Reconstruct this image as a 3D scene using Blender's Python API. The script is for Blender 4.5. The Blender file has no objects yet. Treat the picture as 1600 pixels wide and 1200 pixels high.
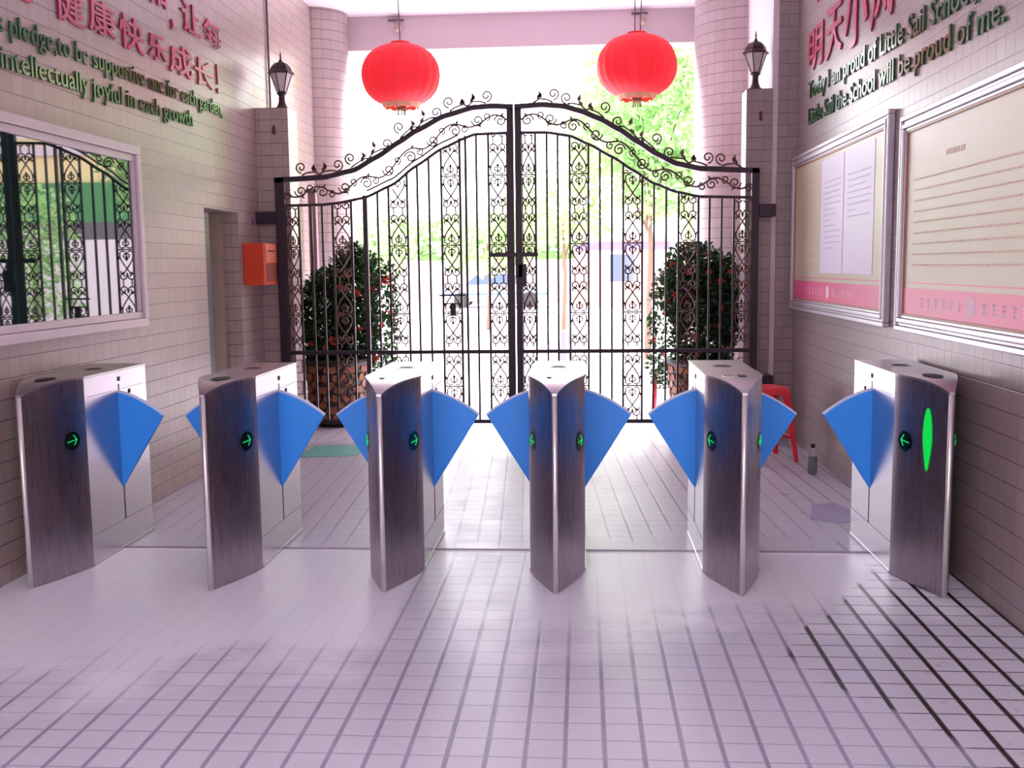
import bpy, math, random
from mathutils import Vector, Matrix
PI = math.pi
C = bpy.context.scene.collection
S = bpy.context.scene
R = random.Random(7)

# ------------------------------------------------------------ camera
F_PX = 1596.274
YAW, PITCH, ROLL = 0.0696422, 0.114637, -0.0117597
cam = bpy.data.cameras.new('camera'); co = bpy.data.objects.new('camera', cam); C.objects.link(co)
cam.sensor_fit = 'HORIZONTAL'; cam.sensor_width = 36; cam.lens = 36 * F_PX / 1600
cam.clip_start = 0.05; cam.clip_end = 300
_cy, _sn = math.cos(YAW), math.sin(YAW)
_f = Vector((-_sn * math.cos(PITCH), _cy * math.cos(PITCH), -math.sin(PITCH)))
_r = Vector((_cy, _sn, 0)); _u = _r.cross(_f)
_r2 = math.cos(ROLL) * _r + math.sin(ROLL) * _u
_u2 = -math.sin(ROLL) * _r + math.cos(ROLL) * _u
_m = Matrix((( _r2.x, _u2.x, -_f.x, 0), (_r2.y, _u2.y, -_f.y, 0), (_r2.z, _u2.z, -_f.z, 1.6), (0, 0, 0, 1)))
co.matrix_world = _m
S.camera = co

# ------------------------------------------------------------ sky, sun, exposure
w = bpy.data.worlds.new('overcast_sky'); S.world = w; w.use_nodes = True
bg = w.node_tree.nodes['Background']
bg.inputs['Color'].default_value = (0.97, 0.94, 1.0, 1)
bg.inputs['Strength'].default_value = 3.6
sl = bpy.data.lights.new('sun', 'SUN'); sl.energy = 11; sl.angle = math.radians(1.2); sl.color = (1, 0.95, 0.92)
so = bpy.data.objects.new('sun', sl); C.objects.link(so)
so.rotation_euler = (-math.radians(90 - 58), 0, math.radians(4)); so.location = (0, 20, 20)
S.view_settings.view_transform = 'Standard'
S.view_settings.look = 'None'
S.view_settings.gamma = 1
S.view_settings.use_curve_mapping = False
S.view_settings.exposure = 1.02

# ------------------------------------------------------------ node materials
class NT:
    def __init__(s, name, rough=0.5, metal=0.0, **kw):
        s.m = bpy.data.materials.new(name); s.m.use_nodes = True
        s.t = s.m.node_tree; s.b = s.t.nodes['Principled BSDF']
        s.b.inputs['Roughness'].default_value = rough; s.b.inputs['Metallic'].default_value = metal
        for k, v in kw.items(): s.b.inputs[k.replace('_', ' ')].default_value = v
    def n(s, typ, **kw):
        q = s.t.nodes.new(typ)
        for k, v in kw.items(): setattr(q, k, v)
        return q
    def l(s, a, b): s.t.links.new(a, b)
    def inp(s, sock, v):
        if hasattr(v, 'links'): s.l(v, sock)
        else: sock.default_value = v
    def math(s, op, a, b=0.0, c=0.0, clamp=False):
        q = s.n('ShaderNodeMath', operation=op, use_clamp=clamp)
        s.inp(q.inputs[0], a); s.inp(q.inputs[1], b); s.inp(q.inputs[2], c)
        return q.outputs[0]
    def pos(s):
        g = s.n('ShaderNodeNewGeometry'); sp = s.n('ShaderNodeSeparateXYZ'); s.l(g.outputs['Position'], sp.inputs[0])
        s.g = g; s.p = g.outputs['Position']
        return sp.outputs
    def noise(s, scale, detail=3, vec=None, rough=0.5):
        q = s.n('ShaderNodeTexNoise'); q.inputs['Scale'].default_value = scale; q.inputs['Detail'].default_value = detail
        q.inputs['Roughness'].default_value = rough
        if vec is not None: s.l(vec, q.inputs['Vector'])
        return q.outputs['Fac']
    def mix(s, f, a, b):
        q = s.n('ShaderNodeMix', data_type='RGBA')
        s.inp(q.inputs['Factor'], f); s.inp(q.inputs[6], a); s.inp(q.inputs[7], b)
        return q.outputs[2]
    def step(s, x, lo, hi):
        q = s.n('ShaderNodeMapRange', interpolation_type='SMOOTHSTEP')
        s.inp(q.inputs[0], x); q.inputs[1].default_value = lo; q.inputs[2].default_value = hi
        return q.outputs[0]
    def line(s, x, pitch, off, half):
        """1 on a joint centred at off + k*pitch"""
        d = s.math('PINGPONG', s.math('SUBTRACT', x, off), pitch / 2)
        return s.math('SUBTRACT', 1.0, s.step(d, half * 0.55, half * 1.3))
    def col(s, c): s.inp(s.b.inputs['Base Color'], c)
    def bump(s, h, strength=0.3, dist=0.01):
        q = s.n('ShaderNodeBump'); q.inputs['Strength'].default_value = strength; q.inputs['Distance'].default_value = dist
        s.l(h, q.inputs['Height']); s.l(q.outputs[0], s.b.inputs['Normal'])

def rgb(r, g, b):
    f = lambda v: (v / 255 / 12.92) if v / 255 <= 0.04045 else ((v / 255 + 0.055) / 1.055) ** 2.4
    return (f(r), f(g), f(b), 1)

def plain(name, c, rough=0.5, metal=0.0, var=0.06, scale=8, **kw):
    q = NT(name, rough, metal, **kw); q.pos()
    nz = q.noise(scale, 3, q.p)
    q.col(q.mix(nz, tuple(v * (1 - var) for v in c[:3]) + (1,), tuple(min(1, v * (1 + var)) for v in c[:3]) + (1,)))
    return q.m

def glow(name, c, strength):
    q = NT(name, 0.4); q.b.inputs['Base Color'].default_value = c
    q.b.inputs['Emission Color'].default_value = c; q.b.inputs['Emission Strength'].default_value = strength
    return q.m

def wall_tiles(name, zoff, uoff, base, xoff=0.0, cyl=None):
    q = NT(name, 0.28); p = q.pos()
    nsep = q.n('ShaderNodeSeparateXYZ'); q.l(q.g.outputs['True Normal'], nsep.inputs[0])
    ax = q.math('ABSOLUTE', nsep.outputs[0])
    side = q.math('GREATER_THAN', ax, 0.75)
    u = q.math('ADD', q.math('MULTIPLY', p[1], side), q.math('MULTIPLY', q.math('ADD', p[0], xoff), q.math('SUBTRACT', 1.0, side)))
    if cyl: u = q.math('MULTIPLY', q.math('ARCTAN2', q.math('SUBTRACT', p[1], cyl[1]), q.math('SUBTRACT', p[0], cyl[0])), cyl[2])
    v = p[2]
    hz = q.line(v, 0.1055, zoff, 0.0032); vt = q.line(u, 0.1055, uoff, 0.0028)
    big = q.noise(1.1, 3, q.p); fine = q.noise(30, 2, q.p)
    # each tile its own tone
    cu = q.math('FLOOR', q.math('DIVIDE', q.math('SUBTRACT', u, uoff), 0.1055)); cv = q.math('FLOOR', q.math('DIVIDE', q.math('SUBTRACT', v, zoff), 0.1055))
    cmb = q.n('ShaderNodeCombineXYZ'); q.l(cu, cmb.inputs[0]); q.l(cv, cmb.inputs[1])
    wn = q.n('ShaderNodeTexWhiteNoise', noise_dimensions='3D'); q.l(cmb.outputs[0], wn.inputs['Vector'])
    t = q.math('ADD', q.math('MULTIPLY', wn.outputs['Value'], 0.6), q.math('MULTIPLY', big, 0.4))
    a = tuple(v_ * 0.88 for v_ in base[:3]) + (1,); b = tuple(min(1, v_ * 1.08) for v_ in base[:3]) + (1,)
    tile = q.mix(t, a, b)
    tile = q.mix(q.math('MULTIPLY', fine, 0.15), tile, (0.30, 0.27, 0.22, 1))
    grout = rgb(112, 92, 104)
    hs = q.math('MULTIPLY', hz, q.math('ADD', 0.55, q.math('MULTIPLY', q.noise(2.2, 2, q.p), 0.8)), 0.0, True)
    k = q.math('MAXIMUM', hs, q.math('MULTIPLY', vt, 0.42))
    q.col(q.mix(k, tile, grout))
    q.bump(q.math('SUBTRACT', 1.0, q.math('MAXIMUM', hz, vt)), 0.35, 0.003)
    return q.m

def floor_tiles(name, far):
    q = NT(name, 0.32); p = q.pos()
    x, y = p[0], p[1]
    if far:
        x = q.math('ADD', x, q.math('MULTIPLY', q.math('SUBTRACT', y, 5.68), 0.054)); xo, yo = 0.172, 5.70
    else: xo, yo = -0.1927, 3.1823
    lx = q.line(x, 0.1303, xo, 0.0085); ly = q.line(y, 0.1303, yo, 0.0038)
    big = q.noise(0.9, 4, q.p); mid = q.noise(4.5, 4, q.p); fine = q.noise(45, 3, q.p)
    tile = q.mix(big, rgb(200, 200, 216), rgb(222, 218, 234))
    tile = q.mix(q.math('MULTIPLY', q.step(mid, 0.5, 0.75), 0.25), tile, rgb(205, 205, 212))
    tile = q.mix(q.math('MULTIPLY', fine, 0.12), tile, rgb(120, 108, 100))
    # brown spots near the right foot of the frame
    sp = q.math('MULTIPLY', q.step(q.noise(7.5, 2, q.p), 0.66, 0.72), q.step(p[0], 0.7, 1.5))
    tile = q.mix(q.math('MULTIPLY', sp, 0.35), tile, rgb(150, 112, 92))
    wob = q.math('MULTIPLY', q.math('SUBTRACT', q.noise(2.3, 4, q.p), 0.5), 1.5)
    if far:
        side = q.math('ABSOLUTE', q.math('ADD', p[0], 0.25))
        vis = q.math('MULTIPLY', q.step(q.math('ADD', p[1], wob), 5.75, 6.15), q.math('SUBTRACT', 1.0, q.math('MULTIPLY', q.step(q.math('ADD', side, wob), 0.8, 1.7), 0.55)))
        dark = q.math('MULTIPLY', q.step(q.math('ADD', p[0], wob), 1.2, 1.5), 0.5)
    else:
        dusty = q.step(q.math('ADD', q.math('ADD', p[1], wob), q.math('MULTIPLY', q.math('SUBTRACT', 0.5, p[0]), 0.28)), 4.1, 4.75)
        dusty = q.math('MULTIPLY', dusty, q.math('SUBTRACT', 1.0, q.math('MULTIPLY', q.step(q.math('ABSOLUTE', q.math('ADD', p[0], 0.57)), 0.33, 0.24), 0.8)))
        vis = q.math('SUBTRACT', 1.0, q.math('MULTIPLY', dusty, 0.93))
        d = q.math('ADD', q.math('MULTIPLY', wob, 0.22), q.math('SUBTRACT', p[0], q.math('MULTIPLY', q.math('ABSOLUTE', q.math('SUBTRACT', p[1], 4.1)), 0.58)))
        dark = q.step(d, 0.76, 0.82)
        vis = q.math('MAXIMUM', vis, dark)
        tile = q.mix(q.math('MULTIPLY', dusty, 0.8), tile, rgb(244, 242, 254))      # dried cement dust
    vis = q.math('MULTIPLY', vis, q.math('ADD', 0.62, q.math('MULTIPLY', mid, 0.6)), 0.0, True)
    vis = q.math('MAXIMUM', vis, dark)
    g = q.mix(dark, rgb(142, 136, 168), rgb(44, 22, 28))
    wide = q.math('MULTIPLY', q.line(x, 0.1303, xo, 0.0115), dark)
    k = q.math('MAXIMUM', q.math('MULTIPLY', lx, vis), q.math('MULTIPLY', ly, q.math('MULTIPLY', vis, q.math('ADD', 0.75, q.math('MULTIPLY', dark, 0.25)))))
    k = q.math('MAXIMUM', k, wide)
    q.col(q.mix(k, tile, g))
    q.l(q.math('ADD', 0.22, q.math('MULTIPLY', mid, 0.25)), q.b.inputs['Roughness'])
    q.bump(q.math('SUBTRACT', 1.0, q.math('MULTIPLY', q.math('MAXIMUM', lx, ly), vis)), 0.3, 0.003)
    return q.m

def brushed(name, c, rough, aniso=0.0):
    q = NT(name, rough, 1.0); q.pos()
    mp = q.n('ShaderNodeMapping'); q.l(q.p, mp.inputs[0]); mp.inputs['Scale'].default_value = (220, 220, 2.5)
    nz = q.noise(1.0, 3, mp.outputs[0])
    q.col(q.mix(nz, tuple(v * 0.9 for v in c[:3]) + (1,), tuple(min(1, v * 1.08) for v in c[:3]) + (1,)))
    q.l(q.math('ADD', rough - 0.04, q.math('MULTIPLY', nz, 0.08)), q.b.inputs['Roughness'])
    return q.m

M = {}
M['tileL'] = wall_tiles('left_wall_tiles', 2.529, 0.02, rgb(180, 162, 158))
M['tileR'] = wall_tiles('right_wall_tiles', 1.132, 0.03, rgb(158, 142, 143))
M['floor'] = floor_tiles('near_floor_tiles', False)
M['floor_far'] = floor_tiles('far_floor_tiles', True)
M['plaster'] = plain('white_ceiling_plaster', rgb(228, 216, 224), 0.8, var=0.03, scale=1.5)
M['beam'] = plain('beam_plaster', rgb(204, 186, 194), 0.75, var=0.04, scale=2)
M['pale'] = plain('pale_smooth_render', rgb(222, 208, 214), 0.6, var=0.03, scale=2)
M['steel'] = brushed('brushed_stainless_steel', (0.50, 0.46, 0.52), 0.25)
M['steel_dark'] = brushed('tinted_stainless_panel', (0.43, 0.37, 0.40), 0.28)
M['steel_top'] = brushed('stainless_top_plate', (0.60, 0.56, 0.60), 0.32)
M['chrome'] = plain('bright_steel_edge', (0.84, 0.80, 0.80), 0.34, 0.75, var=0.02)
M['blue'] = plain('blue_soft_flap', (0.025, 0.31, 1.0), 0.42, var=0.03, scale=3)
M['white_trim'] = plain('pale_flap_edging', rgb(205, 215, 245), 0.5)
M['black'] = plain('black_plastic', rgb(22, 18, 24), 0.35)
M['slot'] = plain('dark_slot', rgb(32, 28, 38), 0.6)
M['seam'] = plain('grey_panel_seam', rgb(120, 112, 128), 0.5)
M['disc'] = plain('dark_green_indicator_window', rgb(10, 24, 18), 0.15)
M['green_led'] = glow('green_led', (0.0, 0.50, 0.10, 1), 0.55)
M['green_reflection'] = glow('green_reflection', (0.0, 0.55, 0.05, 1), 0.42)  # emission stands in for an arrow light reflected in the steel
M['iron'] = plain('black_wrought_iron', rgb(46, 32, 46), 0.42, 0.3, var=0.15, scale=14)
M['iron_scroll'] = plain('dark_brown_iron_scrolls', rgb(104, 74, 70), 0.5, 0.2, var=0.2, scale=10)
M['red_cloth'] = None
M['yellow'] = plain('peach_fringe', rgb(250, 176, 140), 0.7)
M['wire'] = plain('grey_wire', rgb(95, 85, 95), 0.5)
M['lamp_metal'] = plain('dark_lamp_metal', rgb(58, 42, 46), 0.4, 0.4)
M['lamp_glass'] = plain('frosted_lamp_glass', rgb(200, 190, 190), 0.35)
M['alu'] = plain('silver_board_frame', (0.58, 0.55, 0.60), 0.30, 0.5, var=0.03)
M['wood_trim'] = plain('orange_brown_frame_edge', rgb(168, 112, 84), 0.4)
M['cream'] = plain('cream_board_panel', rgb(208, 198, 170), 0.35, var=0.02)
M['pink'] = plain('pink_board_band', rgb(238, 84, 142), 0.35, var=0.02)
M['faint_red'] = plain('faint_red_print', rgb(222, 190, 164), 0.5)
M['lilac_paper'] = plain('pale_lilac_paper', rgb(226, 218, 240), 0.4, var=0.02)
M['grey_print'] = plain('grey_lilac_print', rgb(190, 182, 208), 0.5)
M['white_print'] = plain('white_print', rgb(244, 206, 226), 0.5)
M['frame_white'] = plain('pinkish_white_window_frame', rgb(214, 198, 206), 0.3)
M['orange'] = plain('orange_red_painted_metal', rgb(222, 70, 38), 0.4, var=0.08)
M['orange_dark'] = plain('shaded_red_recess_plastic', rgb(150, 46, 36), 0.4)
M['orange_pale'] = plain('salmon_plate', rgb(236, 120, 90), 0.4)
M['red_plastic'] = plain('coral_red_plastic', rgb(232, 60, 72), 0.35)
M['leaf'] = None
M['magenta'] = plain('magenta_acrylic', rgb(186, 22, 84), 0.25, 0.0, var=0.1, scale=3)
M['green_ltr'] = plain('green_acrylic', rgb(38, 100, 56), 0.14, 0.15, var=0.2, scale=3)
M['concrete'] = plain('pale_concrete', rgb(205, 196, 205), 0.8, var=0.05, scale=0.7)
M['brown_pot'] = plain('brown_glazed_relief', rgb(150, 92, 62), 0.5, var=0.3, scale=10)
M['dark_pot'] = plain('dark_brown_pot', rgb(44, 26, 24), 0.5)
M['bark'] = plain('grey_brown_bark', rgb(120, 96, 82), 0.9, var=0.2)
M['curtain'] = plain('beige_door_reveal', rgb(186, 172, 154), 0.8, var=0.12, scale=4)
M['navy'] = plain('dark_blue_door_edge', rgb(36, 36, 62), 0.4)

def translucent(name, c, tmix, rough=0.6, var=0.25, scale=6, stripes=False):
    q = NT(name, rough); q.pos()
    nz = q.noise(scale, 2, q.p)
    cc = q.mix(nz, tuple(v * (1 - var) for v in c[:3]) + (1,), tuple(min(1, v * (1 + var)) for v in c[:3]) + (1,))
    q.col(cc)
    tr = q.n('ShaderNodeBsdfTranslucent'); q.l(cc, tr.inputs[0])
    mx = q.n('ShaderNodeMixShader'); mx.inputs[0].default_value = tmix
    q.l(q.b.outputs[0], mx.inputs[1]); q.l(tr.outputs[0], mx.inputs[2])
    q.l(mx.outputs[0], q.t.nodes['Material Output'].inputs[0])
    return q.m
M['red_cloth'] = translucent('red_lantern_silk', (1.0, 0.12, 0.16, 1), 0.62, 0.45, 0.05, 2)
M['leaf'] = translucent('dark_green_leaves', (0.018, 0.055, 0.014, 1), 0.35, 0.45, 0.6, 9)
M['tree_leaf'] = translucent('sunlit_green_leaves', (0.30, 0.50, 0.20, 1), 0.45, 0.5, 0.6, 1.2)
M['petal'] = translucent('orange_red_petals', (0.85, 0.09, 0.05, 1), 0.4, 0.6, 0.3, 9)

# ------------------------------------------------------------ geometry helpers
class MB:
    def __init__(s): s.v = []; s.f = []; s.mi = []; s.sm = []; s.cur = 0
    def add(s, vs, fs, smooth=False):
        o = len(s.v); s.v += [tuple(v) for v in vs]
        for f in fs: s.f.append([i + o for i in f]); s.mi.append(s.cur); s.sm.append(smooth)
        return s
    def box(s, x0, x1, y0, y1, z0, z1):
        vs = [(x, y, z) for x in (x0, x1) for y in (y0, y1) for z in (z0, z1)]
        return s.add(vs, [(0, 1, 3, 2), (4, 6, 7, 5), (0, 4, 5, 1), (2, 3, 7, 6), (0, 2, 6, 4), (1, 5, 7, 3)])
    def tube(s, pts, r, n=6, r1=None, smooth=True, caps=True):
        pts = [Vector(p) for p in pts]
        if len(pts) < 2: return s
        vs = []; fs = []; up = Vector((0, 0, 1)); N = len(pts)
        prev = None
        for i, p in enumerate(pts):
            t = (pts[min(i + 1, N - 1)] - pts[max(i - 1, 0)])
            if t.length < 1e-9: t = Vector((0, 0, 1))
            t.normalize()
            if prev is None:
                a = t.cross(up)
                if a.length < 0.2: a = t.cross(Vector((0, 1, 0)))
            else: a = prev - t * prev.dot(t)
            a.normalize(); prev = a.copy(); b = t.cross(a)
            rr = r if r1 is None else r + (r1 - r) * i / (N - 1)
            for k in range(n):
                an = 2 * PI * k / n + PI / n
                vs.append(p + a * math.cos(an) * rr + b * math.sin(an) * rr)
        for i in range(N - 1):
            for k in range(n):
                fs.append((i * n + k, i * n + (k + 1) % n, (i + 1) * n + (k + 1) % n, (i + 1) * n + k))
        if caps: fs += [tuple(range(n))[::-1], tuple((N - 1) * n + k for k in range(n))]
        return s.add(vs, fs, smooth)
    def lathe(s, prof, c=(0, 0, 0), n=24, smooth=True, ang=0, sx=1, sy=1, ripple=0, rn=0):
        vs = []; fs = []
        for r, z in prof:
            for k in range(n):
                a = 2 * PI * k / n + ang
                rr = r * (1 + (ripple * math.cos(rn * a) if ripple else 0))
                vs.append((c[0] + rr * math.cos(a) * sx, c[1] + rr * math.sin(a) * sy, c[2] + z))
        for i in range(len(prof) - 1):
            for k in range(n):
                fs.append((i * n + k, i * n + (k + 1) % n, (i + 1) * n + (k + 1) % n, (i + 1) * n + k))
        fs += [tuple(range(n))[::-1], tuple((len(prof) - 1) * n + k for k in range(n))]
        return s.add(vs, fs, smooth)
    def prism(s, poly, axis, a, b):
        """poly of 2D points extruded along axis x/y/z between a and b"""
        mk = {'x': lambda p, t: (t, p[0], p[1]), 'y': lambda p, t: (p[0], t, p[1]), 'z': lambda p, t: (p[0], p[1], t)}[axis]
        n = len(poly)
        vs = [mk(p, a) for p in poly] + [mk(p, b) for p in poly]
        fs = [tuple(range(n))[::-1], tuple(n + i for i in range(n))] + [(i, (i + 1) % n, n + (i + 1) % n, n + i) for i in range(n)]
        return s.add(vs, fs)
    def ball(s, c, r, n=10, m=6, sz=1):
        prof = [(max(1e-4, r * math.sin(PI * i / m)), -r * sz * math.cos(PI * i / m)) for i in range(m + 1)]
        return s.lathe(prof, c, n)
    def build(s, name, mats, parent=None, loc=None, bevel=0):
        me = bpy.data.meshes.new(name); me.from_pydata(s.v, [], s.f)
        if not isinstance(mats, (list, tuple)): mats = [mats]
        for m in mats: me.materials.append(m)
        me.polygons.foreach_set('material_index', s.mi); me.polygons.foreach_set('use_smooth', s.sm)
        me.validate(); me.update()
        import bmesh
        bm = bmesh.new(); bm.from_mesh(me); bmesh.ops.recalc_face_normals(bm, faces=bm.faces); bm.to_mesh(me); bm.free()
        o = bpy.data.objects.new(name, me); C.objects.link(o)
        if parent: o.parent = parent
        if loc: o.location = loc
        if bevel:
            b = o.modifiers.new('bevel', 'BEVEL'); b.width = bevel; b.segments = 2; b.limit_method = 'ANGLE'; b.angle_limit = 0.7
        return o

def tag(o, label, cat, group=None, kind=None):
    if label: o['label'] = label
    if cat: o['category'] = cat
    if group: o['group'] = group
    if kind: o['kind'] = kind
    return o
def empty(name, loc, label, cat, group=None, rz=0):
    o = bpy.data.objects.new(name, None); C.objects.link(o); o.location = loc; o.rotation_euler = (0, 0, rz)
    o.empty_display_size = 0.1
    return tag(o, label, cat, group)
def struct(name, mb, mat, bevel=0):
    o = mb.build(name, mat, bevel=bevel); o['kind'] = 'structure'; return o
def copy_tree(o, parent=None):
    c = o.copy(); C.objects.link(c); c.parent = parent
    for ch in list(o.children): copy_tree(ch, c)
    return c
def bxm(*a): return MB().box(*a)
def interp(pts, x):
    if x <= pts[0][0]: return pts[0][1]
    for i in range(len(pts) - 1):
        if x <= pts[i + 1][0]:
            p0 = pts[max(i - 1, 0)][1]; p1 = pts[i][1]; p2 = pts[i + 1][1]; p3 = pts[min(i + 2, len(pts) - 1)][1]
            t = (x - pts[i][0]) / (pts[i + 1][0] - pts[i][0])
            h = t * t * (3 - 2 * t)
            return p1 + (p2 - p1) * (0.75 * t + 0.25 * h)
    return pts[-1][1]
def spiral(cx, cz, r, turns, a0, d=1, n=None, r_end=0.25):
    n = n or int(12 * turns) + 2
    out = []
    for i in range(n):
        t = i / (n - 1); a = a0 + d * 2 * PI * turns * t; rr = r * (1 - (1 - r_end) * t)
        out.append((cx + rr * math.cos(a), cz + rr * math.sin(a)))
    return out

# ------------------------------------------------------------ the setting
XL, XR = -2.97, 1.905
ZC = 4.45
YB = -1.8      # where the passage opens behind the camera
struct('floor', bxm(XL - 0.3, XR + 0.3, -2.2, 5.60, -0.15, 0), M['floor'])
struct('floor', bxm(XL - 0.3, XR + 0.3, 5.635, 12.2, -0.15, -0.004), M['floor_far'])
ledge = MB(); ledge.box(XL, XR, 5.60, 5.618, -0.02, 0.002); ledge.cur = 1; ledge.box(XL, XR, 5.618, 5.675, -0.02, -0.002)
struct('trim_1', ledge, [plain('worn_white_joint', rgb(240, 238, 248), 0.5), plain('grey_joint', rgb(158, 148, 168), 0.7)])
struct('ceiling', bxm(XL - 0.3, XR + 0.3, YB, 12.25, ZC, ZC + 0.2), M['plaster'])
# left wall with a doorway
lw = MB()
lw.box(XL - 0.45, XL, YB, 7.96, 0, ZC); lw.box(XL - 0.45, XL, 7.96, 8.76, 2.09, ZC); lw.box(XL - 0.45, XL, 8.76, 11.5, 0, ZC)
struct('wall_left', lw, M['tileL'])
dr = MB(); dr.box(XL - 0.44, XL - 0.14, 8.71, 8.758, 0, 2.085); dr.cur = 1; dr.box(XL - 0.44, XL - 0.40, 7.962, 8.71, 0, 2.085)
dr.cur = 2; dr.box(XL - 0.10, XL - 0.002, 7.963, 8.06, 0, 2.05)
struct('door_1', dr, [M['curtain'], M['curtain'], M['navy']])
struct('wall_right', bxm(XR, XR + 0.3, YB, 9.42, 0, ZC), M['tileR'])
# right return: tiled strip facing the camera, then a smooth pale reveal
struct('wall_right', bxm(1.74, XR + 0.3, 9.42, 9.5, 0, ZC), M['tileR'])
struct('wall_right', MB().box(1.69, 1.74, 9.45, 9.5, 0, ZC).box(1.69, XR + 0.3, 9.5, 11.0, 0, ZC), M['pale'])
CL, CR = (-3.03, 11.78, 0.385), (1.75, 11.39, 0.542)      # rounded portal columns
struct('wall_far_left', MB().tube([(CL[0], CL[1], 0), (CL[0], CL[1], ZC)], CL[2], 72).box(XL - 0.4, -2.70, 11.95, 12.25, 0, ZC), wall_tiles('left_column_tiles', 2.529, 0.0, rgb(196, 180, 178), cyl=CL))
struct('wall_far_right', MB().tube([(CR[0], CR[1], 0), (CR[0], CR[1], ZC)], CR[2], 96).box(1.30, XR + 0.4, 11.75, 12.25, 0, ZC), wall_tiles('right_column_tiles', 1.132, 0.0, rgb(190, 174, 176), cyl=CR))
struct('wall_far_beam', bxm(-2.70, 1.30, 11.93, 12.25, 4.075, ZC), M['beam'])
# tiled gate pillars
struct('wall_left_pillar', bxm(XL, -2.67, 9.35, 9.65, 0, 3.06), M['tileL'], bevel=0.004)
struct('wall_right_pillar', bxm(1.46, 1.69, 9.42, 9.69, 0, 3.14), M['tileR'], bevel=0.004)

# outside ground at both ends; unseen rear wall added to block low sky
struct('ground', bxm(-40, 40, 12.2, 70, -0.2, -0.01), M['concrete'])
struct('ground', bxm(-25, 25, -22, -2.2, -0.2, -0.01), M['concrete'])
sky_block = MB(); sky_block.box(-14, 14, -13.5, -13, 0, 7.5)
struct('wall_rear_sky_block', sky_block, plain('grey_sky_block_render', rgb(104, 92, 96), 0.8))

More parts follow.
